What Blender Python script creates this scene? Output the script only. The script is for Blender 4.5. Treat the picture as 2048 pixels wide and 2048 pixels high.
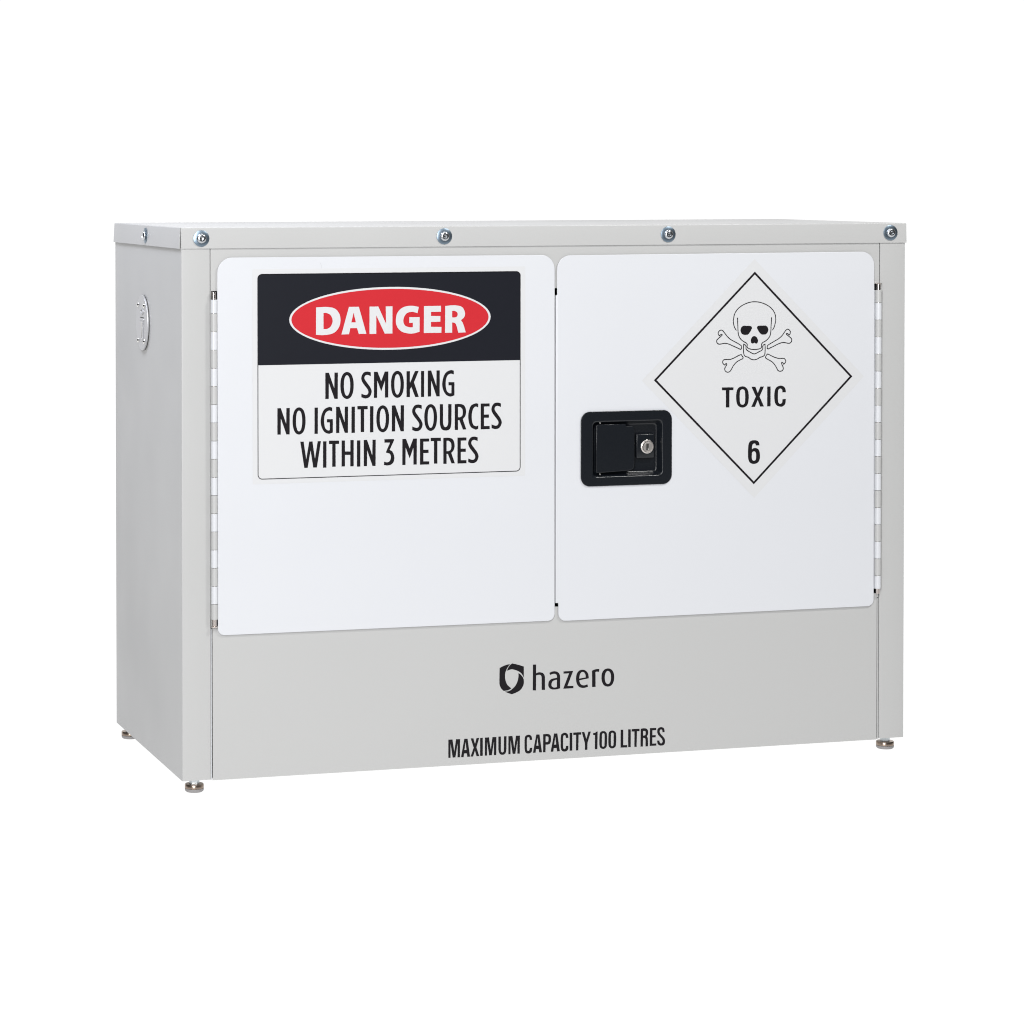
import bpy, bmesh, math, random
from mathutils import Vector, Matrix
random.seed(7)
scene = bpy.context.scene
for o in list(bpy.data.objects):
    bpy.data.objects.remove(o)

# ------------------------------------------------------------------ camera
MM = 0.001
cam_data = bpy.data.cameras.new("camera")
cam = bpy.data.objects.new("camera", cam_data)
scene.collection.objects.link(cam)
scene.camera = cam
YAW, PITCH, ROLL = 0.27145316, 0.02150537, -0.00147793
cam_data.sensor_width = 36.0
cam_data.lens = 5532.497 / 2048 * 36.0
cam_data.shift_x = 462.901 / 2048
cam_data.shift_y = (475.005 - 1024) / 2048
cam_data.clip_start, cam_data.clip_end = 0.1, 60.0
fwd = Vector((math.sin(YAW) * math.cos(PITCH), math.cos(YAW) * math.cos(PITCH), -math.sin(PITCH)))
right = Vector((math.cos(YAW), -math.sin(YAW), 0))
up = right.cross(fwd)
r2 = right * math.cos(ROLL) + up * math.sin(ROLL)
u2 = -right * math.sin(ROLL) + up * math.cos(ROLL)
mw = Matrix((r2, u2, -fwd)).transposed().to_4x4()
mw.translation = Vector((-0.86954, -3.62358, 0.81554))
cam.matrix_world = mw

# ------------------------------------------------------------------ studio light
world = bpy.data.worlds.new("World")
scene.world = world
world.use_nodes = True
wb = world.node_tree.nodes["Background"]
wb.inputs[0].default_value = (0.93, 0.96, 1.0, 1)
wb.inputs[1].default_value = 0.04


def area(name, loc, target, size, energy, color, size_y=None):
    d = bpy.data.lights.new(name, 'AREA')
    d.shape = 'RECTANGLE'
    d.size, d.size_y = size, size_y or size
    d.energy, d.color = energy, color
    o = bpy.data.objects.new(name, d)
    scene.collection.objects.link(o)
    o.location = loc
    o.rotation_euler = (Vector(target) - Vector(loc)).to_track_quat('-Z', 'Y').to_euler()
    return o


area("key_softbox", (-0.5, -2.4, 2.3), (0.35, 0.0, 0.45), 0.9, 35, (0.98, 0.99, 1.0))
area("front_softbox", (-0.2, -1.1, 2.0), (0.3, 0.0, 0.5), 0.6, 5, (1.0, 1.0, 1.0))
area("left_softbox", (-0.95, -2.6, 1.0), (0.3, 0.0, 0.4), 0.5, 67, (0.985, 0.99, 1.0), 1.3)
area("fill_flash", (1.7, -1.3, 2.3), (0.8, 0.0, 0.5), 0.20, 35, (1.0, 0.995, 0.98))
area("side_softbox", (-0.7, 0.2, 1.9), (0.0, 0.2, 0.6), 0.5, 15, (0.86, 0.89, 1.0))
area("side_spot", (-0.35, 0.2, 1.5), (0.0, 0.2, 0.6), 0.3, 3.5, (0.86, 0.89, 1.0))
area("top_softbox", (0.5, 0.2, 2.4), (0.5, 0.2, 0.7), 0.8, 9, (1.0, 1.0, 1.0))

scene.view_settings.view_transform = 'Standard'
scene.view_settings.look = 'None'
scene.view_settings.exposure = 0.0
scene.view_settings.gamma = 1.0
scene.cycles.max_bounces = 8
scene.cycles.filter_width = 1.1


# ------------------------------------------------------------------ materials
def material(name, color, rough=0.4, metal=0.0, spec=0.5, coat=0.0, grain=0.0, grain_scale=900.0,
             bump=0.0, bump_scale=1200.0, emission=0.0, aniso=0.0, streak=None, sheet=0.0):
    m = bpy.data.materials.new(name)
    m.use_nodes = True
    nt = m.node_tree
    b = nt.nodes["Principled BSDF"]
    b.inputs["Base Color"].default_value = (*color, 1)
    b.inputs["Roughness"].default_value = rough
    b.inputs["Metallic"].default_value = metal
    b.inputs["Specular IOR Level"].default_value = spec
    b.inputs["Coat Weight"].default_value = coat
    b.inputs["Anisotropic"].default_value = aniso
    if emission:
        b.inputs["Emission Color"].default_value = (1, 1, 1, 1)
        b.inputs["Emission Strength"].default_value = emission
    tc = nt.nodes.new("ShaderNodeTexCoord")
    if grain:
        no = nt.nodes.new("ShaderNodeTexNoise")
        no.inputs["Scale"].default_value = grain_scale
        no.inputs["Detail"].default_value = 4
        if streak:
            mp = nt.nodes.new("ShaderNodeMapping")
            mp.inputs["Scale"].default_value = streak
            nt.links.new(tc.outputs["Object"], mp.inputs[0])
            nt.links.new(mp.outputs[0], no.inputs["Vector"])
        else:
            nt.links.new(tc.outputs["Object"], no.inputs["Vector"])
        mr = nt.nodes.new("ShaderNodeMapRange")
        mr.inputs["From Min"].default_value = 0.25
        mr.inputs["From Max"].default_value = 0.75
        mr.inputs["To Min"].default_value = 1 - grain
        mr.inputs["To Max"].default_value = 1 + grain
        nt.links.new(no.outputs[0], mr.inputs[0])
        vm = nt.nodes.new("ShaderNodeVectorMath")
        vm.operation = 'SCALE'
        vm.inputs[0].default_value = color
        nt.links.new(mr.outputs[0], vm.inputs["Scale"])
        nt.links.new(vm.outputs[0], b.inputs["Base Color"])
    if sheet:
        # slight waviness and uneven sheen of painted sheet metal
        n2 = nt.nodes.new("ShaderNodeTexNoise")
        n2.inputs["Scale"].default_value = 5.0
        n2.inputs["Detail"].default_value = 2
        nt.links.new(tc.outputs["Object"], n2.inputs["Vector"])
        r2_ = nt.nodes.new("ShaderNodeMapRange")
        r2_.inputs["From Min"].default_value = 0.3
        r2_.inputs["From Max"].default_value = 0.7
        r2_.inputs["To Min"].default_value = rough - 0.06
        r2_.inputs["To Max"].default_value = rough + 0.06
        nt.links.new(n2.outputs[0], r2_.inputs[0])
        nt.links.new(r2_.outputs[0], b.inputs["Roughness"])
        wv = nt.nodes.new("ShaderNodeBump")
        wv.inputs["Strength"].default_value = 1.0
        wv.inputs["Distance"].default_value = sheet
        nt.links.new(n2.outputs[0], wv.inputs["Height"])
        nt.links.new(wv.outputs[0], b.inputs["Normal"])
    if bump:
        nb = nt.nodes.new("ShaderNodeTexNoise")
        nb.inputs["Scale"].default_value = bump_scale
        nb.inputs["Detail"].default_value = 2
        nt.links.new(tc.outputs["Object"], nb.inputs["Vector"])
        bp = nt.nodes.new("ShaderNodeBump")
        bp.inputs["Strength"].default_value = bump
        bp.inputs["Distance"].default_value = 0.0004
        nt.links.new(nb.outputs[0], bp.inputs["Height"])
        if sheet:
            nt.links.new(wv.outputs[0], bp.inputs["Normal"])
        nt.links.new(bp.outputs[0], b.inputs["Normal"])
    return m


M = dict(
    grey=material("grey_powder_coat", (0.396, 0.3955, 0.391), 0.40, grain=0.012, grain_scale=700, sheet=0.0012, bump=0.10, bump_scale=900),
    white=material("white_powder_coat", (0.532, 0.540, 0.562), 0.36, grain=0.004, grain_scale=500, sheet=0.0010, bump=0.08, bump_scale=900),
    inside=material("interior_shade", (0.10, 0.10, 0.11), 0.6),  # dark colour standing in for the shade inside the body
    sticker=material("sticker_vinyl", (0.515, 0.517, 0.524), 0.45, grain=0.004, grain_scale=1500),
    print_black=material("printed_black", (0.006, 0.005, 0.0065), 0.55, spec=0.16, grain=0.15, grain_scale=1800),
    print_navy=material("printed_dark_header", (0.0055, 0.0063, 0.0105), 0.45, spec=0.25, grain=0.2, grain_scale=1600, bump=0.12, bump_scale=1500),
    print_red=material("printed_red", (0.43, 0.016, 0.023), 0.5, spec=0.2, grain=0.04, grain_scale=1600),
    latch=material("black_latch_coat", (0.005, 0.0065, 0.009), 0.27, spec=0.5),
    zinc=material("zinc_plated_steel", (0.21, 0.27, 0.33), 0.38, metal=1.0, grain=0.12, grain_scale=1100),
    bolt=material("bolt_zinc", (0.56, 0.58, 0.60), 0.24, metal=1.0),
    chrome=material("bright_steel", (0.80, 0.79, 0.77), 0.14, metal=1.0),
    nickel=material('lock_nickel', (0.78, 0.74, 0.71), 0.36, metal=1.0, grain=0.06, grain_scale=1500),
    scuff=material('scuffed_paint', (0.42, 0.42, 0.44), 0.6),
    pin=material("pin_steel", (0.62, 0.56, 0.53), 0.22, metal=1.0),
    bronze=material("foot_bronze", (0.34, 0.27, 0.22), 0.30, metal=1.0, grain=0.2, grain_scale=900, streak=(1, 1, 6)),
    footpad=material("foot_grey_pad", (0.27, 0.26, 0.26), 0.5, grain=0.08, grain_scale=800),
    nut=material("galvanised_nut", (0.58, 0.62, 0.64), 0.4, metal=0.9),
    cover=material("satin_aluminium", (0.47, 0.47, 0.48), 0.38, metal=0.55),
    dark=material("keyway_and_shade_dark", (0.02, 0.018, 0.015), 0.6),  # keyway black, also painted shade on the side cover
    sweep=material("added_glow_white_sweep", (0.03, 0.03, 0.03), 0.8, spec=0.0, emission=1.02),  # added glow, not a real backlight; leaves no contact shadow
)

# ------------------------------------------------------------------ helpers (all sizes in millimetres)
COL = scene.collection


def link(name, me, mat, parent=None, label=None, smooth=False):
    o = bpy.data.objects.new(name, me)
    COL.objects.link(o)
    if mat is not None and not me.materials:
        me.materials.append(mat)
    if parent is not None:
        o.parent = parent
    if label:
        o["label"] = label
    if smooth:
        me.polygons.foreach_set("use_smooth", [True] * len(me.polygons))
        try:
            me.set_sharp_from_angle(angle=math.radians(35))
        except Exception:
            pass
    return o


def box(name, a, b, mat, parent, bev=0.0, label=None, seg=2):
    bm = bmesh.new()
    bmesh.ops.create_cube(bm, size=1)
    for v in bm.verts:
        v.co = Vector(((a[i] + b[i]) / 2 + v.co[i] * (b[i] - a[i]) for i in range(3))) * MM
    if bev:
        bmesh.ops.bevel(bm, geom=bm.edges[:], offset=bev * MM, segments=seg, affect='EDGES', profile=0.5)
    me = bpy.data.meshes.new(name)
    bm.to_mesh(me)
    bm.free()
    return link(name, me, mat, parent, label, smooth=bool(bev))


def spline_pts(pts, closed=True, n=6):
    """pts: (x, y, smooth). Hermite through smooth points, straight at corners."""
    out = []
    N = len(pts)
    P = [Vector(p[:2]) for p in pts]
    S = [p[2] for p in pts]

    def tan(i):
        if not closed and i in (0, N - 1):
            return None
        return (P[(i + 1) % N] - P[i - 1]).normalized() if S[i] else None
    rng = range(N) if closed else range(N - 1)
    for i in rng:
        j = (i + 1) % N
        d = P[j] - P[i]
        L = d.length
        t0, t1 = tan(i), tan(j)
        out.append(P[i])
        if t0 is None and t1 is None or L < 1e-9:
            continue
        t0 = (t0 * L) if t0 is not None else d
        t1 = (t1 * L) if t1 is not None else d
        for k in range(1, n):
            u = k / n
            out.append(P[i] * (2*u**3 - 3*u**2 + 1) + t0 * (u**3 - 2*u**2 + u)
                       + P[j] * (-2*u**3 + 3*u**2) + t1 * (u**3 - u**2))
    if not closed:
        out.append(P[-1])
    return out


def path(s):
    out = []
    for w in s.split():
        k = w.endswith('~')
        x, y = w.rstrip('~').split(',')
        out.append((float(x), float(y), k))
    return out


def stroke(pts, width, closed=False):
    """ribbon of quads along a polyline -> (verts, faces) in 2D"""
    N = len(pts)
    V, F = [], []
    for i in range(N):
        a = pts[i - 1] if (closed or i > 0) else pts[i]
        b = pts[(i + 1) % N] if (closed or i < N - 1) else pts[i]
        d1 = (pts[i] - a).normalized() if (pts[i] - a).length > 1e-9 else (b - pts[i]).normalized()
        d2 = (b - pts[i]).normalized() if (b - pts[i]).length > 1e-9 else d1
        t = (d1 + d2)
        t = t.normalized() if t.length > 1e-6 else d1
        nrm = Vector((-t.y, t.x))
        c = max(0.45, nrm.dot(Vector((-d1.y, d1.x))))
        V.append(pts[i] + nrm * width / 2 / c)
        V.append(pts[i] - nrm * width / 2 / c)
    for i in range(N if closed else N - 1):
        j = (i + 1) % N
        F.append((2*i, 2*i + 1, 2*j + 1, 2*j))
    return V, F


def filled(contours, half=0.0, bev=0.0, seg=2):
    """mesh in the curve's XY plane from closed 2D contours (holes by nesting); half = half thickness"""
    cu = bpy.data.curves.new("outline", 'CURVE')
    cu.dimensions = '2D'
    cu.fill_mode = 'BOTH'
    cu.extrude = half - bev if half else 0
    cu.bevel_depth = bev
    cu.bevel_resolution = seg
    cu.offset = -bev
    for c in contours:
        sp = cu.splines.new('POLY')
        sp.points.add(len(c) - 1)
        for p, q in zip(sp.points, c):
            p.co = (q[0], q[1], 0, 1)
        sp.use_cyclic_u = True
    ob = bpy.data.objects.new("outline", cu)
    COL.objects.link(ob)
    dg = bpy.context.evaluated_depsgraph_get()
    me = bpy.data.meshes.new_from_object(ob.evaluated_get(dg))
    bpy.data.objects.remove(ob)
    bpy.data.curves.remove(cu)
    return me


def front_plate(name, contours, y0, y1, mat, parent, bev=0.0, label=None):
    """plate parallel to the cabinet front, y0 (outer, nearer the viewer) to y1"""
    me = filled(contours, (y1 - y0) / 2, bev)
    for v in me.vertices:
        x, y, z = v.co
        v.co = Vector((x, (y0 + y1) / 2 - z, y)) * MM
    me.update()
    me.materials.clear()
    return link(name, me, mat, parent, label, smooth=bev > 0)


def side_plate(name, contours, x0, x1, mat, parent, bev=0.0, label=None):
    """plate parallel to the left side; contours are (y, z); x0 is the outer face"""
    me = filled([[(-a, b) for a, b in c] for c in contours], (x1 - x0) / 2, bev)
    for v in me.vertices:
        x, y, z = v.co
        v.co = Vector(((x0 + x1) / 2 - z, -x, y)) * MM
    me.update()
    me.materials.clear()
    return link(name, me, mat, parent, label, smooth=bev > 0)


def prints(name, groups, y, mat, parent, label=None, strokes=()):
    """flat print: each group is a list of contours; strokes = (points, width, closed)"""
    bm = bmesh.new()
    for g in groups:
        me = filled(g)
        bm.from_mesh(me)
        bpy.data.meshes.remove(me)
    for pts, w, closed in strokes:
        V, F = stroke(pts, w, closed)
        vs = [bm.verts.new((p.x, p.y, 0)) for p in V]
        for f in F:
            try:
                bm.faces.new([vs[i] for i in f])
            except ValueError:
                pass
    for v in bm.verts:
        v.co = Vector((v.co.x, y, v.co.y)) * MM
    me = bpy.data.meshes.new(name)
    bm.to_mesh(me)
    bm.free()
    return link(name, me, mat, parent, label)


def rounded_quad(c, radii, n=8):
    """c: four corners counter-clockwise, radii per corner"""
    out = []
    for i in range(4):
        p, a, b = Vector(c[i]), Vector(c[i - 1]), Vector(c[(i + 1) % 4])
        r = radii[i]
        if r <= 0:
            out.append((p.x, p.y))
            continue
        da, db = (a - p).normalized(), (b - p).normalized()
        ctr = p + (da + db) * r
        for k in range(n + 1):
            t = k / n * math.pi / 2
            q = ctr - db * r * math.cos(t) - da * r * math.sin(t)
            out.append((q.x, q.y))
    return out


def rrect(x0, x1, z0, z1, r, n=8):
    rr = r if isinstance(r, (list, tuple)) else (r,) * 4      # bl, br, tr, tl
    return rounded_quad([(x0, z0), (x1, z0), (x1, z1), (x0, z1)], rr, n)


def ellipse(cx, cz, a, b, n=72):
    return [(cx + a * math.cos(2*math.pi*k/n), cz + b * math.sin(2*math.pi*k/n)) for k in range(n)]


def lathe(name, prof, mat, parent, origin, axis, n=40, label=None, mod=None):
    """prof: (radius, height) list, revolved about axis from origin (mm)"""
    ax = Vector(axis).normalized()
    e1 = ax.orthogonal().normalized()
    e2 = ax.cross(e1)
    V, F = [], []
    for r, h in prof:
        for k in range(n):
            t = 2 * math.pi * k / n
            rr = mod(r, h, t) if mod else r
            V.append((Vector(origin) + ax * h + (e1 * math.cos(t) + e2 * math.sin(t)) * rr) * MM)
    for i in range(len(prof) - 1):
        for k in range(n):
            F.append((i*n + k, i*n + (k+1) % n, (i+1)*n + (k+1) % n, (i+1)*n + k))
    F.append(tuple(range(n))[::-1])
    F.append(tuple((len(prof)-1)*n + k for k in range(n)))
    me = bpy.data.meshes.new(name)
    me.from_pydata(V, [], F)
    me.update()
    bm = bmesh.new()
    bm.from_mesh(me)
    bmesh.ops.recalc_face_normals(bm, faces=bm.faces)
    bm.to_mesh(me)
    bm.free()
    return link(name, me, mat, parent, label, smooth=True)


def extrude_xy(name, prof, z0, z1, mat, parent, label=None):
    """closed (x, y) profile extruded in z"""
    n = len(prof)
    V = [Vector((x, y, z0)) * MM for x, y in prof] + [Vector((x, y, z1)) * MM for x, y in prof]
    F = [(i, (i+1) % n, n + (i+1) % n, n + i) for i in range(n)]
    F += [tuple(range(n))[::-1], tuple(range(n, 2*n))]
    return polymesh(name, V, F, mat, parent, label)


def polymesh(name, V, F, mat, parent, label=None, smooth=True):
    me = bpy.data.meshes.new(name)
    me.from_pydata(V, [], F)
    me.update()
    bm = bmesh.new()
    bm.from_mesh(me)
    bmesh.ops.recalc_face_normals(bm, faces=bm.faces)
    bm.to_mesh(me)
    bm.free()
    return link(name, me, mat, parent, label, smooth=smooth)


def group_node(name, parent, label=None, loc=(0, 0, 0)):
    o = bpy.data.objects.new(name, None)
    COL.objects.link(o)
    o.location = Vector(loc) * MM
    o.parent = parent
    if label:
        o["label"] = label
    return o

# ------------------------------------------------------------------ lettering and emblems, millimetres on the cabinet front ('~' marks a smooth point)
FONTS = {
 'sign': {
  'N': ['0.002,1.003 0.28,1.006 0.71,0.404 0.728,1.004 1,1.003 0.987,-0.003 0.725,-0.003 0.284,0.609 0.272,-0 0,0'],
  'O': ['0.498,1.019~ 0.857,0.892~ 1,0.496~ 0.856,0.105~ 0.496,-0.02~ 0.138,0.114~ 0,0.507~ 0.139,0.892~', '0.498,0.893~ 0.667,0.791~ 0.738,0.499~ 0.666,0.211~ 0.496,0.104~ 0.327,0.214~ 0.266,0.504~ 0.328,0.794~'],
  'S': ['0.917,0.982 0.594,1.016~ 0.239,0.977~ 0,0.788~ 0.109,0.612~ 0.432,0.428~ 0.645,0.302~ 0.677,0.214~ 0.593,0.142~ 0.399,0.118~ 0.012,0.171 0.011,0.032 0.399,-0.016~ 0.786,0.037~ 1,0.221~ 0.916,0.372~ 0.593,0.569~ 0.348,0.713~ 0.31,0.796~ 0.4,0.862~ 0.594,0.887~ 0.917,0.837'],
  'M': ['0.006,1 0.257,1 0.502,0.635 0.749,1.002 1,1.004 0.99,0.002 0.762,-0 0.762,0.657 0.506,0.241 0.233,0.664 0.218,-0.003 0,-0.003'],
  'K': ['0.001,0.999 0.279,0.997 0.278,0.545 0.695,1 0.995,1 0.611,0.568 1,-0.005 0.705,-0.004 0.389,0.394 0.278,0.286 0.278,-0.002 0,0.001'],
  'I': ['0.022,0.995 1,0.995 0.979,-0.01 0,-0.01'],
  'G': ['0.948,0.982 0.684,1.005~ 0.27,0.905~ 0.029,0.647~ 0,0.361~ 0.241,0.085~ 0.626,-0.018~ 1,0.022 1,0.535 0.505,0.54 0.505,0.415 0.747,0.413 0.747,0.113 0.603,0.11~ 0.385,0.187~ 0.281,0.384~ 0.293,0.618~ 0.414,0.786~ 0.672,0.867~ 0.948,0.833'],
  'T': ['0,1.015 1,1.008 1,0.882 0.657,0.882 0.656,0.012 0.32,0.013 0.322,0.883 0,0.886'],
  'U': ['0,1.007 0.276,1.004 0.276,0.293 0.333,0.175~ 0.477,0.113~ 0.666,0.184~ 0.712,0.288 0.713,1.002 1,1.001 0.994,0.31 0.936,0.116~ 0.793,0.013~ 0.482,-0.017~ 0.189,0.026~ 0.046,0.152~ 0,0.296'],
  'R': ['0,0.996 0.449,0.998~ 0.818,0.932~ 0.977,0.726~ 0.915,0.531~ 0.693,0.408 1,0.003 0.71,0.001 0.392,0.373 0.284,0.374 0.284,-0.009 0,-0.006', '0.284,0.885 0.477,0.875~ 0.648,0.795~ 0.693,0.669~ 0.63,0.534~ 0.449,0.484~ 0.284,0.486'],
  'C': ['1,0.989 0.734,1.007~ 0.245,0.904~ 0,0.528~ 0.21,0.121~ 0.72,-0.012~ 1,0.016 1,0.147 0.769,0.118~ 0.475,0.197~ 0.349,0.499~ 0.468,0.772~ 0.72,0.879~ 1,0.845'],
  'E': ['0,0.994 0.992,0.991 0.992,0.873 0.37,0.873 0.37,0.562 0.926,0.56 0.926,0.434 0.37,0.437 0.37,0.117 1,0.111 1,-0.009 0,-0.01'],
  'W': ['0,1.007 0.164,1.006 0.288,0.332 0.43,1.005 0.591,1.004 0.709,0.335 0.842,1.006 1,1.006 0.805,0.007 0.625,0.006 0.497,0.66 0.358,0.002 0.194,0.001'],
  'H': ['0.008,1.007 0.283,1.006 0.282,0.584 0.723,0.578 0.724,1.013 1,1.012 0.998,0.007 0.717,0.009 0.717,0.449 0.282,0.452 0.281,0.012 0,0.014'],
  '3': ['0.041,1.009 0.975,1.009 0.975,0.955 0.552,0.598 0.825,0.517~ 1,0.321~ 0.941,0.141~ 0.681,0.028~ 0.292,0.001~ 0,0.023 0,0.15 0.324,0.122~ 0.552,0.171~ 0.669,0.312~ 0.585,0.43~ 0.422,0.47~ 0.202,0.491 0.202,0.537 0.585,0.874 0.04,0.88'],
 },
 'tox': {
  'T': ['0,1.007 1,0.997 1,0.858 0.643,0.857 0.646,-0.003 0.342,-0.002 0.339,0.857 0,0.862'],
  'O': ['0.498,1.037~ 0.853,0.937~ 0.999,0.699~ 1,0.293~ 0.856,0.059~ 0.502,-0.03~ 0.146,0.07~ 0.001,0.309~ 0,0.713~ 0.143,0.947~', '0.498,0.891~ 0.671,0.832~ 0.721,0.686~ 0.722,0.315~ 0.673,0.17~ 0.501,0.115~ 0.334,0.175~ 0.284,0.321~ 0.283,0.692~ 0.332,0.837~'],
  'X': ['0.018,1.002 0.323,1.001 0.513,0.687 0.712,1.002 0.996,1.001 0.656,0.506 1,-0.004 0.7,-0.002 0.504,0.332 0.294,-0.009 0,-0.011 0.361,0.504'],
  'I': ['0.006,1 1,0.996 0.994,-0.002 0,-0.001'],
  'C': ['0.999,0.687 0.703,0.684 0.667,0.82~ 0.513,0.88~ 0.354,0.824~ 0.307,0.679~ 0.309,0.307~ 0.368,0.16~ 0.516,0.111~ 0.67,0.176~ 0.704,0.345 1,0.348 0.948,0.111~ 0.783,-0.002~ 0.517,-0.035~ 0.15,0.062~ 0.002,0.294~ 0,0.701~ 0.147,0.936~ 0.512,1.029~ 0.808,0.977~ 0.956,0.857~'],
 },
 'cap': {
  'M': ['0.006,1.006 0.354,1.007 0.508,0.326 0.656,1.006 1,1.003 0.989,-0.001 0.783,0.003 0.788,0.761 0.603,0.007 0.375,0.006 0.19,0.784 0.19,0.003 0,0.003'],
  'A': ['0.369,1.005 0.725,0.998 1,-0.003 0.692,-0 0.643,0.188 0.342,0.194 0.287,-0.005 0,-0.003', '0.506,0.825 0.602,0.383 0.383,0.386'],
  'X': ['0.014,1.006 0.326,1.004 0.51,0.686 0.688,1.007 0.993,1.005 0.674,0.493 1,-0.001 0.688,0.001 0.503,0.309 0.291,-0.004 0,-0.003 0.354,0.485'],
  'I': ['0,1.002 1,1 0.978,0.001 0,0.006'],
  'U': ['0,1.017 0.313,1.015 0.306,0.268 0.359,0.164~ 0.496,0.125~ 0.634,0.163~ 0.672,0.258 0.687,1.012 1,1.011 0.985,0.267 0.863,0.064~ 0.497,-0.009~ 0.153,0.066~ 0,0.277'],
  'C': ['1,0.721 0.674,0.726 0.625,0.852~ 0.495,0.889~ 0.365,0.858~ 0.309,0.739 0.309,0.255 0.358,0.151~ 0.496,0.119~ 0.626,0.161~ 0.683,0.28 1,0.283 0.911,0.05~ 0.496,-0.026~ 0.123,0.053~ 0,0.263 0,0.747 0.113,0.951~ 0.52,1.023~ 0.885,0.938~'],
  'P': ['0,0.996 0.59,0.998~ 0.905,0.928~ 1,0.763~ 0.984,0.59~ 0.867,0.455~ 0.591,0.41~ 0.323,0.41 0.308,-0.008 0.001,-0.006', '0.323,0.863 0.496,0.866~ 0.645,0.834~ 0.685,0.754~ 0.669,0.633~ 0.614,0.572~ 0.473,0.552~ 0.323,0.552'],
  'T': ['0,1.004 1,1.002 1,0.867 0.674,0.865 0.637,-0.005 0.343,-0.004 0.357,0.866 0,0.866'],
  'Y': ['0,1.004 0.276,1.002 0.504,0.607 0.731,1.006 1,1.005 0.629,0.377 0.615,-0.004 0.346,-0.003 0.346,0.368'],
  '1': ['1,0.983 0.948,-0.004 0.379,0.001 0.417,0.797 0,0.81 0,0.907 0.417,0.922~ 0.625,0.974'],
  '0': ['0.499,0.992~ 0.893,0.906~ 1,0.746~ 0.985,0.207~ 0.879,0.06~ 0.501,-0.013~ 0.115,0.073~ 0,0.233~ 0.015,0.771~ 0.113,0.925~', '0.507,0.87~ 0.647,0.835~ 0.68,0.737~ 0.665,0.215~ 0.624,0.14~ 0.501,0.112~ 0.369,0.147~ 0.328,0.224~ 0.335,0.746~ 0.376,0.842~'],
  'L': ['0.015,1.007 0.391,1.006 0.394,0.131 1,0.127 0.982,-0.005 0,0.004'],
  'R': ['0.03,1 0.601,1.007~ 0.892,0.944~ 1,0.801~ 0.984,0.662~ 0.835,0.554 0.968,0.418~ 0.994,-0.016 0.663,-0.015 0.645,0.391~ 0.562,0.456~ 0.338,0.476 0.323,-0.01 0,-0.008', '0.345,0.863 0.519,0.862~ 0.652,0.828~ 0.677,0.74~ 0.644,0.643~ 0.52,0.607~ 0.346,0.608'],
  'E': ['0.034,1.001 0.978,0.994 0.969,0.868 0.399,0.867 0.4,0.594 0.905,0.59 0.896,0.464 0.391,0.469 0.383,0.123 1,0.119 0.991,-0.003 0,0.002'],
  'S': ['0.959,0.728 0.68,0.728 0.649,0.841~ 0.525,0.89~ 0.385,0.859~ 0.339,0.762~ 0.433,0.647~ 0.665,0.526~ 0.937,0.361~ 1,0.184~ 0.884,0.029~ 0.497,-0.023~ 0.125,0.061~ 0,0.274 0.302,0.273 0.349,0.16~ 0.496,0.107~ 0.643,0.141~ 0.697,0.227~ 0.604,0.352~ 0.356,0.481~ 0.107,0.628~ 0.029,0.805~ 0.137,0.96~ 0.509,1.023~ 0.858,0.941~'],
 },
}
TEXT = [
  ('sign', 513.4, 549.2, 'N:201.5:219.5 O:223:242.1 S:252.9:267.9 M:271.1:292 O:295.7:314.4 K:318.2:336 I:339.2:343.8 N:349.1:366.6 G:370.4:388'),
  ('sign', 466.4, 502.2, 'N:133.4:151 O:154.9:173.4 I:186:190.9 G:195.1:212.2 N:216.8:234 I:238.8:243.8 T:247.3:262.1 I:265.4:270.4 O:274.6:293 N:296.9:314.6 S:326.3:341.5 O:344:362.6 U:366.6:383.7 R:388.4:405.4 C:408.2:422.9 E:426.5:439.7 S:442.3:457.5'),
  ('sign', 419.8, 455.7, 'W:165.8:195.2 I:198.1:203.1 T:206.6:221.1 H:224.6:242 I:246.6:251.6 N:256.4:273.7 3:285.6:300.5 M:312:333.2 E:337.7:351.2 T:353.3:368.1 R:371.7:388.6 E:392.4:405.6 S:408:423.3'),
  ('tox', 487.8, 516.3, 'T:790.5:808.3 O:812.8:831.6 X:835.9:855.8 I:860.8:866.1 C:872.2:890'),
  ('cap', 9.8, 35.1, 'M:379.8:397.1 A:398.4:411.8 X:412.5:425.4 I:426.6:430.6 M:433.6:450.7 U:453.6:465.7 M:468.4:485.6 C:492.5:503.9 A:505:518.5 P:520.2:532 A:531.5:545.3'),
  ('cap', 9.5, 34.8, 'C:546.5:558.2 I:560:564 T:565.4:577.4 Y:578.3:591.9 1:595.4:602.2 0:604.9:616.4 0:618.5:630.2 L:637:647.3 I:648.5:652.5 T:653.8:665.8 R:667.3:678.9 E:681.4:691.6 S:692.5:704.9'),
]
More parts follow.
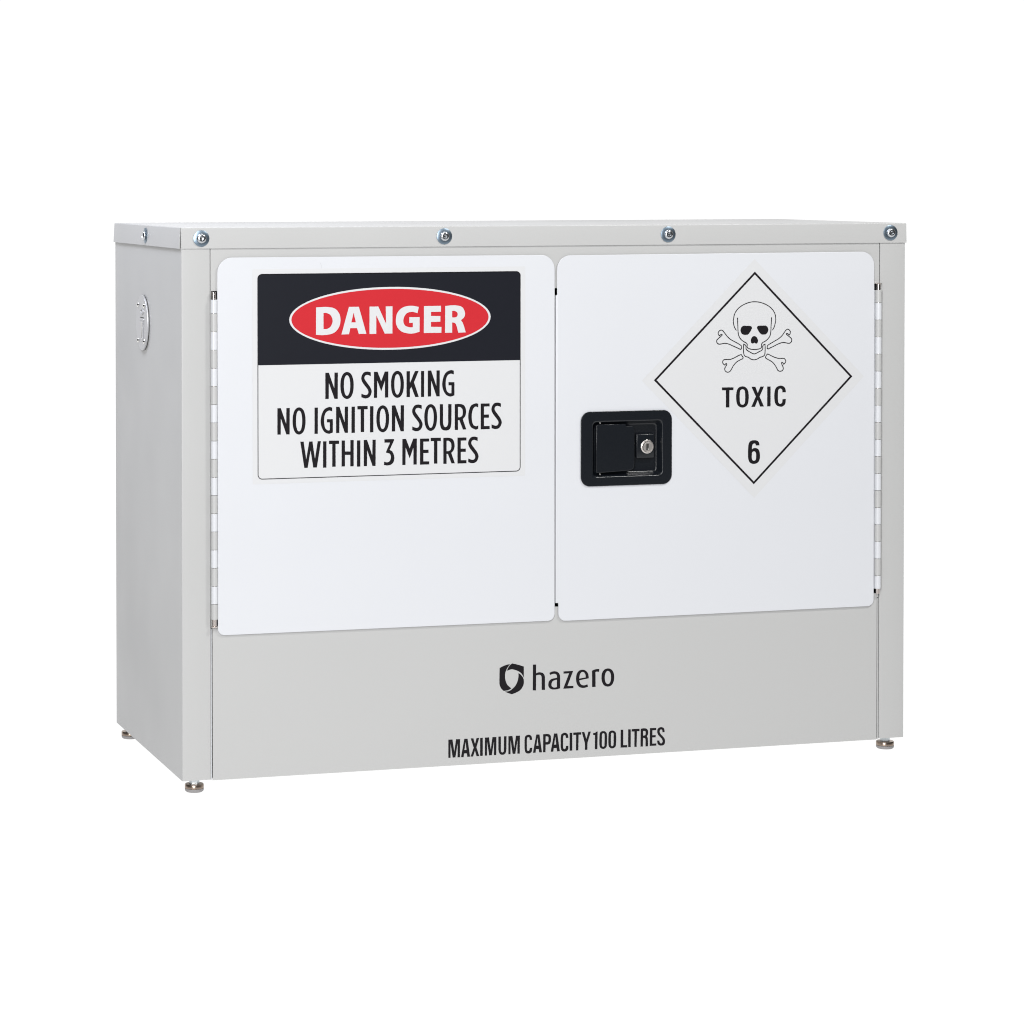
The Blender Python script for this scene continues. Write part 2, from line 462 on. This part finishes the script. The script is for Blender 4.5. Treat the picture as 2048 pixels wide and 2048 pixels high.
ART = {
  'danger': [
    ['188.4,638.9 196.3,639.3~ 204,639.3~ 215.2,636.8~ 221.3,629.9~ 223.2,620.8~ 220.5,610.6~ 212.8,603.4~ 199.2,600.9~ 188.2,601.6', '198.9,631.1 202.2,631.3~ 208.7,628.4~ 211.9,621~ 209.5,613.1~ 203.9,609.2~ 198.9,609.2'],
    ['235.3,639 249.4,639 260.2,601.7 249.4,601.7 246.8,609.8 237.2,609.8 235.3,601.5 224.5,601.4', '241.9,631.1 245.2,617.7 238.7,617.7'],
    ['264.8,638.9 277.3,639 288.6,614.9 288.1,638.9 297.8,639 297.7,601.5 286.7,601.5 274.5,626.8 274.4,601.4 264.7,601.3'],
    ['335.9,637.5 334.1,629.1 325.3,630.9~ 317.5,628.2~ 313.6,620~ 315.7,612.5~ 322.9,609.6~ 327.3,609.6 327.3,615.8 322.1,615.6 322.1,623.6 337.1,623.5 337,603.3 328.9,601.2~ 321.1,601.1~ 310.9,604.1~ 304.4,611~ 302.7,619.6~ 305,629.8~ 312.8,637.1~ 325.3,639.3~'],
    ['343.5,638.6 368.2,638.6 368.1,630.5 353.7,630.4 353.6,624.8 367.4,624.6 367.2,616.7 353.6,616.5 353.6,609.8 368.9,609.4 368.7,601.3 343.2,601.4'],
    ['374.4,638.2 381.4,638.9~ 389.3,639~ 398.9,636.5~ 403.2,629~ 402.2,622.7~ 397.4,618.4 400.5,613.5~ 404.4,601.3 393.5,601.1 390.8,610.8~ 388.4,614.5~ 384.5,615.5 384.5,601.2 374.1,601.2', '384.5,631.3 387.7,631.4~ 391.4,629.7~ 392.6,626.8~ 391.4,623.4~ 387.7,622.2~ 384.5,622.4'],
  ],
  'six': [
    ['848.9,432.2 843.4,432.2 842.7,434.4~ 841,435.1~ 838.7,434.3~ 837.5,431.4~ 837.2,426.7 839.5,428.3~ 842.6,428.6~ 846.3,427.3~ 848.7,424.1~ 849.7,418.5~ 849.1,411.8~ 846.3,407.6~ 840.3,405.8~ 834.3,407.8~ 831.8,412.3~ 831.1,419.1~ 831.2,427.7~ 832.2,435.4~ 835.2,438.9~ 841,439.8~ 845.7,438.8~ 848.3,435.9~', '840.3,423.9~ 842.6,422.8~ 843.6,419.9~ 843.6,414.1~ 842.7,411.4~ 840.3,410.5~ 837.9,411.5~ 837.1,414.3~ 837.1,420.1~ 838,423~'],
  ],
  'name': [
    ['504.9,133.9 509.7,133.7 509.7,121.5 512.6,122.4~ 515.8,122.5~ 519.9,121.1~ 522.2,118.1~ 522.9,114.3~ 522.9,97.4 518,97.6 517.9,114.5~ 517.3,117.6~ 515.5,118.8~ 512.9,119~ 509.7,118.3 509.6,97.4 504.7,97.6'],
    ['529.4,120.9 533.2,122.5~ 537.9,122.8~ 542.5,121.2~ 545.1,117.5~ 545.6,114.2~ 545.6,98.5 542,97.6~ 536.1,97.2~ 530.9,98.6~ 528.3,102~ 528,105.3~ 528.9,109.1~ 532.1,111.9~ 536.7,113~ 540.9,113.5 540.8,116.1~ 539.6,118.4~ 537.3,119.2~ 533.8,119.1~ 530.6,117.9', '540.8,110.9 536.7,110~ 533.8,108.3~ 532.8,105~ 533.2,102~ 535.6,100.2~ 538.5,100~ 540.8,100.5'],
    ['550.7,122 565.1,122.1 565.1,121.6 556.6,101.1 565.6,100.9 565.6,97.6 550.3,97.6 550.6,98.5 559,118.9 550.7,118.9'],
    ['574.4,108.3 575.3,104.9~ 577.2,102.2~ 580,101~ 583.3,101~ 586.5,102.2 587.7,98.6 583.7,97.5~ 579.5,97.2~ 574.4,99~ 570.9,103.4~ 569.5,110~ 570.6,117.4~ 573.9,121.7~ 579.5,123~ 584.6,121.1~ 587.7,117~ 588.9,110.4', '574.3,110.7 575.1,115.5~ 576.9,118.9~ 579.3,119.9~ 581.8,118.8~ 583.5,116.4~ 584.1,112'],
    ['593.6,120.9 597.3,122.3~ 601.1,122.8~ 604.8,122.8 604.1,118.7 601.5,119.2~ 598.9,118.9 599,97.7 593.8,97.8'],
    ['617.7,123~ 623.1,121~ 626.4,116~ 627.2,109.8~ 626,103.2~ 622.7,98.6~ 617.5,97.2~ 612.1,99.1~ 608.8,104.1~ 607.9,110.3~ 608.8,116.9~ 612.3,121.5~', '617.7,119.5~ 620.6,117.6~ 622,114~ 622.3,110~ 621.8,105.2~ 620.1,101.8~ 617.5,100.8~ 614.9,102.3~ 613.4,105.6~ 612.9,110.5~ 613.5,114.9~ 615.1,118.1~'],
  ],
  'shield': [
    ['455.4,131.5 459.8,133.5~ 465.5,135.4~ 470.8,136.1 467.8,132.3~ 465,127.5~ 463.5,121.6~ 464.1,114.5~ 466.7,107.8~ 472.9,102 467.8,99.6~ 461.6,99.1 458.1,102.3~ 455.8,106.8~ 455.2,110.6~'],
    ['474.2,137 479.4,135.7~ 485.1,134~ 491.4,131.8 491.4,116.1 489.2,120.3~ 486.3,123.5~ 481.7,126.4~ 474.2,128.9 470.1,128.3~ 466,127 468.4,131.7~ 470.7,134.7~'],
    ['483.4,123.3 488,119.3~ 490.9,114.8~ 491.4,112~ 491.4,108.8~ 490.3,104.5~ 486.3,99.2~ 480.5,96~ 473.6,93.8 467.8,95.8~ 463.2,98.1 469,98.5~ 473.6,100.7~ 478.8,105.6~ 481.7,110.9~ 483.3,117.3~'],
  ],
  'sockets': [
    ['822.6,603.5~ 828.7,603.6~ 834.5,603.3~ 836.8,601.4~ 835.9,597.9~ 833.5,594.2~ 830.8,591.4~ 826.4,590.7~ 821.9,591.9~ 819.5,595.1~ 819.3,599.5~'],
    ['858.9,603.2~ 852.7,603.5~ 846.9,603.4~ 844.6,601.3~ 845.8,598.1~ 848.3,594~ 851.3,591.3~ 855.1,590.7~ 859.2,591.6~ 861.8,595~ 862.2,599.1~'],
    ['840.5,588.9~ 843.8,587.4~ 845.9,583.9~ 846.2,580.8~ 844.9,578.4~ 842.8,578.2~ 840.5,579.3 838.4,578.3~ 836.3,578.6~ 835.1,581.3~ 835.5,584.7~ 837.6,587.9~'],
  ],
  'open_lines': [
    '812.7,597.2 809.6,602.1~ 808.1,607.8~ 808,612.8~ 809.9,621~ 814.3,627.5~ 821.8,633~ 831.4,636.7~ 841.3,637.9~ 851.2,636.4~ 860.9,632.5~ 868.4,626.7~ 872.6,620~ 873.8,611.8~ 872.9,606.2~ 871.2,600.8~ 868.8,596.8',
    '814.3,615.6 814.8,603.9~ 815.6,592.6~ 817.8,586.9~ 822.6,582.1~ 828.1,579~ 829.5,577~ 829.6,572.9~ 833.6,570.6~ 840.4,569.6~ 847.3,570.2~ 851.5,572.2~ 851.9,576.9~ 853,578.8~ 858.9,582.1~ 863.7,586.8~ 865.8,591.8~ 866.6,603.1~ 867.4,615.4',
  ],
  'closed_lines': [
    '824.1,577.4 826.7,576.1~ 827.6,574.5~ 828,570.1~ 833.6,566.2~ 840.4,563.4~ 847.3,566~ 853.3,569.6~ 853.8,574.4~ 854.8,575.9~ 857.2,576.9 857.4,568.6~ 856.6,561.7~ 854.2,559.6~ 849.4,558.2~ 845.3,555.9~ 840.5,554.9~ 835,556.1~ 831.6,558.5~ 826.8,560.1~ 824.6,562.3~ 823.7,569.2~',
    '820.2,575.3~ 819.2,576.2~ 812.4,580.1~ 804.2,584.3~ 798.7,588.8~ 791.6,597.1~ 788.8,598.2~ 785.4,596.3~ 784.4,593.1~ 786.3,590.1 789.5,592.2~ 790.7,591.5~ 788.5,589.3~ 782.7,584.4~ 782.1,581.9~ 783.4,579.4~ 786.5,578.2~ 794,579.2~ 800.1,578.3~ 808.3,574.9~ 816.5,571.3~ 819.6,570.1 820.5,571.5',
    '860.9,574.2~ 862.4,575.8~ 871.3,580.7~ 878.2,584.3~ 883.7,588.7~ 889.8,596.4~ 892.9,597.8~ 896.4,595.1~ 896.6,591.9~ 895.2,589.5 891.6,591.8~ 890.5,591.1~ 891.9,589.5~ 897.5,585.3~ 899.1,582.4~ 897.8,578.9~ 894.7,577.5~ 886.4,578.8~ 880.9,578~ 871.3,574~ 862,570 860.7,570.8',
    '820.3,562.7 818.6,562.5~ 807.7,557.6~ 802.9,556.2~ 794,556~ 791.7,554.1~ 791.7,551~ 794.7,548.2 796.8,550.4~ 797.8,549.3~ 796.8,547.1~ 794.6,542.8~ 795.8,539.6~ 799.2,538~ 802.9,539.2~ 805,542~ 808.4,547.5~ 813.1,552.2~ 819.3,555.5~ 822.7,557~ 823.1,558.6',
    '860.7,562.6~ 862.4,562.4~ 871.3,558.3~ 878.2,556.3~ 886.8,555.9~ 889.4,553.5~ 889.3,550.4~ 886.4,547.7 884.5,550.3~ 883.1,549.9~ 883.4,548~ 885.8,542.6~ 884.8,539.1~ 881.4,537.7~ 877.6,538.9~ 875.5,542.4~ 872.1,547.6~ 867.9,551.7~ 863.1,554.3~ 858.3,557.3~ 858.4,559.2~',
  ],
}

# ------------------------------------------------------------------ white sweep, glow added to keep ground and background pure white
ZF = -21.2
prof = [(-1500, ZF)]
R = 700
for k in range(17):
    t = k / 16 * math.pi / 2
    prof.append((1500 + R * math.sin(t), ZF + R - R * math.cos(t)))
prof.append((1500 + R, 3600))
V, F = [], []
for x in (-1700, 4600):
    for y, z in prof:
        V.append(Vector((x, y, z)) * MM)
n = len(prof)
for i in range(n - 1):
    F.append((i, n + i, n + i + 1, i + 1))
me = bpy.data.meshes.new("glowing_backdrop")
me.from_pydata(V, [], F)
me.update()
bd = link("glowing_backdrop", me, M['sweep'], None, "seamless white studio sweep under and behind the cabinet, with an added glow", smooth=True)
bd["kind"] = "structure"

# ------------------------------------------------------------------ the cabinet
W, D, H = 1080.0, 420.8, 749.0
LIDH = 28.6
ZS = H - 2.0          # top of the side sheets, under the lid
cab = bpy.data.objects.new("storage_cabinet", None)
COL.objects.link(cab)
cab["label"] = "low grey steel safety cabinet with two white doors and danger and toxic signs"
cab["category"] = "cabinet"

g, wh = M['grey'], M['white']


def arc(cx, cy, r, a0, a1, n=5):
    return [(cx + r * math.cos(math.radians(a0 + (a1 - a0) * k / n)),
             cy + r * math.sin(math.radians(a0 + (a1 - a0) * k / n))) for k in range(n + 1)]


# side sheets, folded round the front corner: (x, y) profile
T = 1.2
left_prof = ([(T, D)] + [(0, D)] + arc(1.6, 1.6, 1.6, 180, 270) + arc(39.9 - 0.6, 0.6, 0.6, 270, 360, 3)
             + [(39.9, 14), (38.7, 14), (38.7, T), (T + 0.6, T), (T, T + 0.6)])
extrude_xy("side_panel", left_prof, 0, ZS, g, cab)
right_prof = [(2 * W / 2 - x + 0, y) for x, y in left_prof]
right_prof = [(W - x, y) for x, y in left_prof]
extrude_xy("side_panel", right_prof[::-1], 0, ZS, g, cab)
box("back_panel", (T + .1, D - 1.2, 1), (W - T - .1, D - 0.1, ZS - .5), g, cab)
box("base_panel", (2, 2.5, 1.0), (W - 2, D - 2, 2.2), M['grey'], cab)

# front panel with the door opening and the small cut-outs at the hinge ends
outer = [(42.5, -1.2), (1036.4, -1.2), (1036.4, 206), (1038.6, 206), (1038.6, ZS - 1), (40.7, ZS - 1), (40.7, 206), (42.5, 206)]
opening = rrect(60, 1016, 213.8, 661, 1, 3)
cuts = [opening, rrect(41.5, 50.0, 650.5, 663.0, .6, 2), rrect(41.5, 50.5, 206.8, 218.5, .6, 2),
        rrect(1027.5, 1038.0, 651.5, 661.5, .6, 2), rrect(1028.5, 1037.0, 212.0, 219.5, .6, 2)]
front = front_plate("front_panel", [outer] + cuts, 0.25, 1.45, g, cab)
# folded edge strips of the posts that show below the hinges
box("edge_strip", (40.2, -0.25, -0.6), (41.1, 9, 205), M['white'], front)  # grey post fold coloured white to paint in its bright lit edge
box("edge_strip", (1037.2, -0.25, -0.4), (1038.6, 9, 205), g, front)
# added dark sheet behind the opening, standing in for interior shade
box("interior_shade_sheet", (4, 60, 6), (W - 4, 62, 740), M['inside'], cab)

# ---- lid
lid_prof = []   # (y, z) outer then inner
o_ = [(-1.4, H - LIDH)] + [(-1.4 + 1.4 + 1.4 * math.cos(math.radians(a)), H - 1.4 + 1.4 * math.sin(math.radians(a))) for a in (180, 157, 135, 112, 90)]
o_ += [(D + 0.9 - 1.4 - 1.4 * math.cos(math.radians(a)), H - 1.4 + 1.4 * math.sin(math.radians(a))) for a in (90, 112, 135, 157, 180)] + [(D + 0.9, H - LIDH)]
i_ = [(D + 0.9 - 0.8, H - LIDH), (D + 0.1, H - 1.4), (D - 0.5, H - 0.95), (0.5, H - 0.95), (-0.5, H - 1.4), (-0.5, H - LIDH)]
lid_prof = o_ + i_
nn = len(lid_prof)
X0, X1 = -0.3, W + 0.4
V = [Vector((X0, y, z)) * MM for y, z in lid_prof] + [Vector((X1, y, z)) * MM for y, z in lid_prof]
F = [(i, (i+1) % nn, nn + (i+1) % nn, nn + i) for i in range(nn)] + [tuple(range(nn))[::-1], tuple(range(nn, 2*nn))]
lid = polymesh("lid", V, F, g, cab)


def side_flange(sx, x_in, splay, ya, yb, name="side_flange"):
    """folded lid flange on a side: top edge rolls over, bottom edge stands off by splay"""
    t = 1.1
    prof = []
    for a in (90, 68, 45, 22, 0):
        prof.append((x_in + 0.2 + (1.3) * math.cos(math.radians(a)) - 0.6, H - 1.35 + 1.3 * math.sin(math.radians(a))))
    prof.append((x_in + 0.9 + splay, H - LIDH))
    prof.append((x_in + 0.9 + splay - t, H - LIDH))
    prof.append((x_in + 0.0, H - 1.6))
    prof.append((x_in - 0.6, H - 0.9))
    prof.append((x_in - 0.6, H - 0.05))
    m_ = len(prof)
    V = [Vector((sx(x), ya, z)) * MM for x, z in prof] + [Vector((sx(x), yb, z)) * MM for x, z in prof]
    F = [(i, (i+1) % m_, m_ + (i+1) % m_, m_ + i) for i in range(m_)] + [tuple(range(m_))[::-1], tuple(range(m_, 2*m_))]
    return polymesh(name, V, F, g, lid)


side_flange(lambda x: -x, 0.3, 1.5, 1.4, D + 0.5)
side_flange(lambda x: W + x, 0.4, 0.6, -0.6, D + 0.5)


# ---- lid screws with washers
def hexsock(r, h, t):
    return r


def make_screw(origin, axis, wr=11.1, tilt=None):
    """button head cap screw on a dished washer; axis points out of the sheet"""
    ax = Vector(axis)
    node = group_node("lid_screw", cab)
    lathe("washer", [(4.0, 0.05), (wr - .3, 0.05), (wr, 0.2), (wr, 0.8), (wr - .35, 1.0), (6.0, 1.65), (4.0, 1.8)], M['zinc'], node, origin, axis, 56)
    hd = lathe("screw_head", [(6.6, 1.9), (6.75, 2.5), (6.45, 3.4), (5.6, 4.4), (4.5, 4.95), (3.7, 5.1), (2.75, 5.1), (2.6, 4.9), (2.3, 2.9), (0.3, 2.3)],
               M['bolt'], node, origin, axis, 42,
               mod=lambda r, h, t: r if r > 2.9 or r < 1 else r * (math.cos(math.pi / 6) / math.cos((t % (math.pi / 3)) - math.pi / 6)) * 1.1)
    return node


for x, z in ((27.5, 734.1), (373.5, 734.6), (707.7, 735.0), (1055.4, 735.0)):
    make_screw((x, -1.4, z), (0, -1, 0))
make_screw((-2.0, 207.0, 734.3), (-1, 0, 0))

# ---- doors
YF = -2.2


def door(corners, radii, hole=None):
    c = [rounded_quad(corners, radii, 10)]
    if hole:
        c.append(hole)
    return front_plate("door", c, YF, YF + 1.5, wh, cab, bev=0.5)


latch_hole = rrect(590, 701.6, 389.6, 475.6, 5, 4)
doorL = door([(49.6, 195.8), (536.6, 194.5), (536.3, 707.5), (49.6, 708.1)], (9.5, 10, 20, 21))
doorL["label"] = "white door carrying the danger sign"
doorR = door([(542.2, 193.4), (1030.3, 193.9), (1029.6, 708), (539.8, 706.7)], (11, 9.5, 20, 20), latch_hole)
doorR["label"] = "white door with the black latch and the toxic label"
# returned edges that fold into the opening
box("edge_flange", (533.4, YF + 1.5, 221), (535.9, 34, 650), wh, doorL, .5)
box("edge_flange", (537.8, YF + 0.12, 219), (545.0, YF + 1.8, 651), wh, doorR, .7)
box("edge_flange", (543.0, YF + 1.6, 219), (544.2, 34, 651), wh, doorR)
box("edge_flange", (62.5, YF + 1.5, 221), (64, 24, 650), wh, doorL)
box("edge_flange", (1011, YF + 1.5, 221), (1012.5, 24, 650), wh, doorR)

# ---- piano hinges
def hinge(xc, r, za, zb, first, last, first_white, ztop, zbot, zp, name="piano_hinge"):
    node = group_node(name, cab)
    yc = -3.0
    edges = [za, za - first]
    step = (za - first - (zb + last)) / 16
    for k in range(1, 17):
        edges.append(za - first - step * k)
    edges.append(zb)
    for k in range(18):
        is_white = (k % 2 == 0) == first_white
        a, b = edges[k], edges[k + 1]
        rr = r * (1.0 if is_white else 1.02)
        lathe("knuckle", [(rr - .25, b + 0.3), (rr, b + 0.65), (rr, a - 0.65), (rr - .25, a - 0.3)], wh if is_white else g, node, (xc, yc, 0), (0, 0, 1), 20)
    lathe("hinge_pin", [(2.9, zbot), (2.9, ztop - .5), (2.5, ztop)], M['pin'], node, (xc, yc, 0), (0, 0, 1), 20)
    lathe("pin_head", [(3.6, zp), (4.6, zp + .5), (4.7, zp + 1.6), (3.6, zp + 2.2)], M['pin'], node, (xc, yc, 0), (0, 0, 1), 20)
    return node


hl = hinge(44.5, 4.45, 651.7, 217.8, 19.1, 21.1, True, 662.0, 208.0, 206.9)
hr = hinge(1035.9, 4.6, 652.6, 219.0, 18.7, 19.1, False, 661.5, 211.8, 660.4)
# leaf strips beside the knuckles
box("hinge_leaf", (40.0, -0.9, 218), (41.3, 0.15, 651), g, hl)
box("hinge_leaf", (47.6, -0.55, 218), (60.0, 0.1, 651), wh, hl)
box("hinge_leaf", (1024.0, -0.55, 219), (1032.2, 0.1, 652), wh, hr)

SCUFF = "194.3,699.8 195.6,697.4~ 196.4,694.6~ 196.2,692.2"
# ---- danger sign on the left-hand door
YS = YF - 0.15
YP1, YP2, YP3, YP4 = YF - .28, YF - .40, YF - .52, YF - .64
sign = front_plate("danger_sign", [rrect(98.6, 492.4, 399.6, 691.9, 1, 2)], YS, YF + .3, M['sticker'], cab)
prints("sign_header", [[rrect(105.9, 485.4, 561.3, 685.1, (0, 0, 5.8, 5.8), 6)]], YP1, M['print_navy'], sign)
frame_line = [Vector(p) for p in rrect(106.1, 484.8, 406.4, 684.9, 6, 6)]
prints("sign_border", [], YP2, M['print_black'], sign, strokes=[(frame_line, 1.05, True)])
prints("oval_rim", [[ellipse(295.7, 622.4, 145.345, 43.2432)]], YP2, M['sticker'], sign)
prints("red_oval", [[ellipse(295.7, 622.4, 142.342, 40.5405)]], YP3, M['print_red'], sign)


def glyph_contours(cs):
    return [[tuple(p) for p in spline_pts(path(c))] for c in cs]


prints("danger_lettering", [glyph_contours(gl) for gl in ART['danger']], YP4, M['sticker'], sign)


def text_groups(entries):
    out = []
    for font, base, top, s in entries:
        for it in s.split():
            ch, x0, x1 = it.split(':')
            x0, x1 = float(x0), float(x1)
            cs = []
            for c in FONTS[font][ch]:
                pts = [(x0 + u * (x1 - x0), base + v * (top - base), k) for u, v, k in path(c)]
                cs.append([tuple(p) for p in spline_pts(pts)])
            out.append(cs)
    return out


for e in TEXT[:3]:
    prints("sign_lettering", text_groups([e]), YP1, M['print_black'], sign)

# small paint scuff above the sign
prints("paint_scuff", [], YF - .12, M['scuff'], doorL, strokes=[(spline_pts(path(SCUFF), False), 0.35, False)])

# ---- toxic label on the right-hand door
tox = front_plate("toxic_label", [[(667.9, 528.7), (841, 357.2), (1013.4, 527.7), (840.6, 699)]], YS, YF + .3, M['sticker'], cab)
dia = [Vector(p) for p in ((688, 528.9), (840.2, 378.7), (992.8, 528.1), (841.1, 678.9))]
prints("label_border", [], YP1, M['print_black'], tox, strokes=[(dia, 2.95, True)])
sk = [(spline_pts(path(s), False), 1.3, False) for s in ART['open_lines']] + \
     [(spline_pts(path(s), True), 1.3, True) for s in ART['closed_lines']]
prints("skull_and_crossbones", [glyph_contours(gl) for gl in ART['sockets']], YP1, M['print_black'], tox, strokes=sk)
prints("label_lettering", text_groups(TEXT[3:4]), YP1, M['print_black'], tox)
prints("class_number", [glyph_contours(gl) for gl in ART['six']], YP1, M['print_black'], tox)

# ---- maker's mark and capacity line printed on the grey panel below the doors
prints("shield_logo", [glyph_contours(gl) for gl in ART['shield']], 0.12, M['print_black'], cab)
prints("maker_lettering", [glyph_contours(gl) for gl in ART['name']], 0.12, M['print_black'], cab)
prints("capacity_lettering", text_groups(TEXT[4:]), 0.12, M['print_black'], cab)

# ---- paddle latch
LX = lambda x, y: x + 0.43 * (y - YF)
LZ = lambda z, y: z - 0.105 * (y - YF)
latch = front_plate("paddle_latch", [rrect(575, 712.9, 381.5, 486.7, 13.5, 10), rrect(592.2, 698.8, 393.9, 472.8, 6, 6)],
                    YF - 1.9, YF - 0.1, M['latch'], cab, bev=0.6)


def funnel(name, ra, ya, rb, yb, mat, parent):
    n = len(ra)
    V = [Vector((x, ya, z)) * MM for x, z in ra] + [Vector((x, yb, z)) * MM for x, z in rb]
    F = [(i, (i+1) % n, n + (i+1) % n, n + i) for i in range(n)]
    me = bpy.data.meshes.new(name)
    me.from_pydata(V, [], F + [tuple(range(n, 2 * n))])
    me.update()
    return link(name, me, mat, parent, smooth=True)


yb = 3.0
rings = []
# pan: rolled rim, sloping wall, rolled foot, floor
spec = [(-1.95, -1.3), (-1.93, -.6), (-1.75, -.05), (-1.4, .4), (-.9, .75), (0.2, 1.2), (7.0, 4.1), (7.9, 4.5), (8.5, 5.0), (8.9, 5.7), (9.05, 6.6)]
V, F = [], []
base = rrect(592.4, 698.6, 394.1, 472.6, 6, 6)
cxp, czp = 645.5, 433.3
cnt = len(base)
for dy, ins in spec:
    for x, z in base:
        V.append(Vector((cxp + (x - cxp) * (1 - ins / 53), YF + dy, czp + (z - czp) * (1 - ins / 39.3))) * MM)
for i in range(len(spec) - 1):
    for k in range(cnt):
        F.append((i*cnt + k, i*cnt + (k+1) % cnt, (i+1)*cnt + (k+1) % cnt, (i+1)*cnt + k))
F.append(tuple((len(spec)-1)*cnt + k for k in range(cnt)))
polymesh("latch_pan", V, F, M['latch'], latch)
# raised bead on the pan floor, on the lock side
yfl = YF + 9
bead = [Vector((LX(686.8, yfl) - .2, z)) for z in (404, 468)]
paddle_y = YF - 0.9
paddle = [(598.5, 400.8), (600.3, 400), (647.6, 402.2), (653.1, 403.8), (655.6, 407.1), (656.2, 413.6), (656.2, 459.6), (655.2, 463.6), (653.1, 464.8),
          (644.2, 465), (643.2, 465.6), (642.8, 468.2), (600.5, 468.2), (598.7, 466.6)]
pad = front_plate("paddle", [paddle], paddle_y, paddle_y + 3.2, M['latch'], latch, bev=0.7)
# skirt of the paddle that reaches back to the pan, and its two pivot pins
box("paddle_skirt", (600.5, paddle_y + 2.6, 403.5), (651.6, YF + 8.6, 463), M['latch'], latch, 1.0)
for z in (470.6, 398.2):
    lathe("pivot_pin", [(0.9, -.6), (1.15, 0), (1.0, .8), (0.5, 1.2)], M['chrome'], latch, (604.3, YF - .4, z), (0, -1, 0), 14)
box("lock_boss", (LX(659.4, YF+4), YF + 3.5, 418.6), (LX(687, YF+4) - .2, YF + 8.8, 452.8), M['latch'], latch, 1.4, seg=3)
lc = (LX(676.6, YF + 1.5), 0, 434.8)
cyl = lathe("lock_cylinder", [(9.6, 0), (9.6, .9), (8.8, 1.3), (8.2, 1.3), (8.2, 4.0), (7.7, 4.8), (7.0, 4.8), (6.8, 4.4), (6.5, 4.4), (6.2, 4.7), (0.2, 4.7)],
            M['nickel'], latch, (lc[0], YF + 3.7, lc[2]), (0, -1, 0), 44)
box("keyway", (lc[0] - 3.1, YF - 1.25, lc[2] - 4.6), (lc[0] + .6, YF - .9, lc[2] + 4.6), M['dark'], latch, 0.15)
box("keyway_blade", (lc[0] - .8, YF - 1.5, lc[2] - 4.4), (lc[0] + .15, YF - 1.1, lc[2] + 4.4), M['chrome'], latch, 0.1)

# ---- round riveted cover on the left side
cy, cz = 228.0, 609.5
cov = side_plate("vent_cover", [ellipse(cy, cz, 36.5, 39.5, 64)], -3.6, -1.0, M['cover'], cab, bev=.7, label="round riveted metal cover on the side")
side_plate("cover_gap_shade", [ellipse(cy, cz, 36.2, 39.2, 64)], -1.2, -0.15, M['dark'], cov)  # dark disc painting in the shadow gap behind the cover rim
for y, z in ((cy + 20, 634.3), (cy - 18, 634.3), (cy + 20, 583.5), (cy - 18, 583.5)):
    lathe("rivet", [(3.1, 0), (3.4, .5), (3.1, 1.3), (2.0, 2.1), (0.6, 2.4)], M['chrome'], cov, (-3.6, y, z), (-1, 0, 0), 18)
side_plate("cover_boss", [ellipse(cy - 4, 625.5, 9, 4.2, 28), ellipse(cy - 4, 625.5, 6.5, 3.0, 28)], -4.8, -3.5, M['cover'], cov, bev=.2)
side_plate("cover_slot", [rrect(cy - 16, cy + 9, 612.5, 616.0, 1.5, 4)], -4.6, -3.5, M['cover'], cov, bev=.3)
side_plate("slot_shadow_line", [rrect(cy - 16, cy + 9, 616.4, 617.6, .4, 2)], -3.75, -3.5, M['dark'], cov)  # dark strip painted as the shadow line above the slot
side_plate("cover_rib", [[(cy - 9.5, 611), (cy - 5.0, 611), (cy - 5.5, 592), (cy - 7.5, 588)]], -5.6, -4.9, M['chrome'], cov, bev=.3)
side_plate("cover_tongue", [[(cy - 13, 612), (cy + 6, 612), (cy + 1, 586), (cy - 5, 582), (cy - 10, 586)]], -5.0, -3.5, M['cover'], cov, bev=.4)

# ---- levelling feet
def hexa(r, h, t):
    return r * (math.cos(math.pi / 6) / math.cos((t % (math.pi / 3)) - math.pi / 6)) * 1.1


foot_protos = None
feet = [(24.0, 30.0), (1066.0, 30.0), (17.5, 406.0), (1060.0, 392.0)]
for i, (fx, fy) in enumerate(feet):
    if i == 0:
        node = group_node("levelling_foot", cab, None, (fx, fy, 0))
        kids = [lathe("foot_pad", [(11.0, ZF), (12.6, ZF + 1.4), (12.9, ZF + 2.6), (12.9, ZF + 4.6)], M['footpad'], node, (0, 0, 0), (0, 0, 1), 36),
                lathe("foot_ring", [(12.5, ZF + 4.7), (13.0, ZF + 5.1), (13.0, ZF + 9.6), (12.4, ZF + 10.6), (7.0, ZF + 11.2)], M['bronze'], node, (0, 0, 0), (0, 0, 1), 36),
                lathe("foot_nut", [(6.4, ZF + 11.2), (6.4, 0.6)], M['nut'], node, (0, 0, 0), (0, 0, 1), 36, mod=hexa)]
        foot_protos = (node, kids)
    else:
        node = foot_protos[0].copy()
        COL.objects.link(node)
        node.location = Vector((fx, fy, 0)) * MM
        for k_ in foot_protos[1]:
            c_ = k_.copy()
            COL.objects.link(c_)
            c_.parent = node
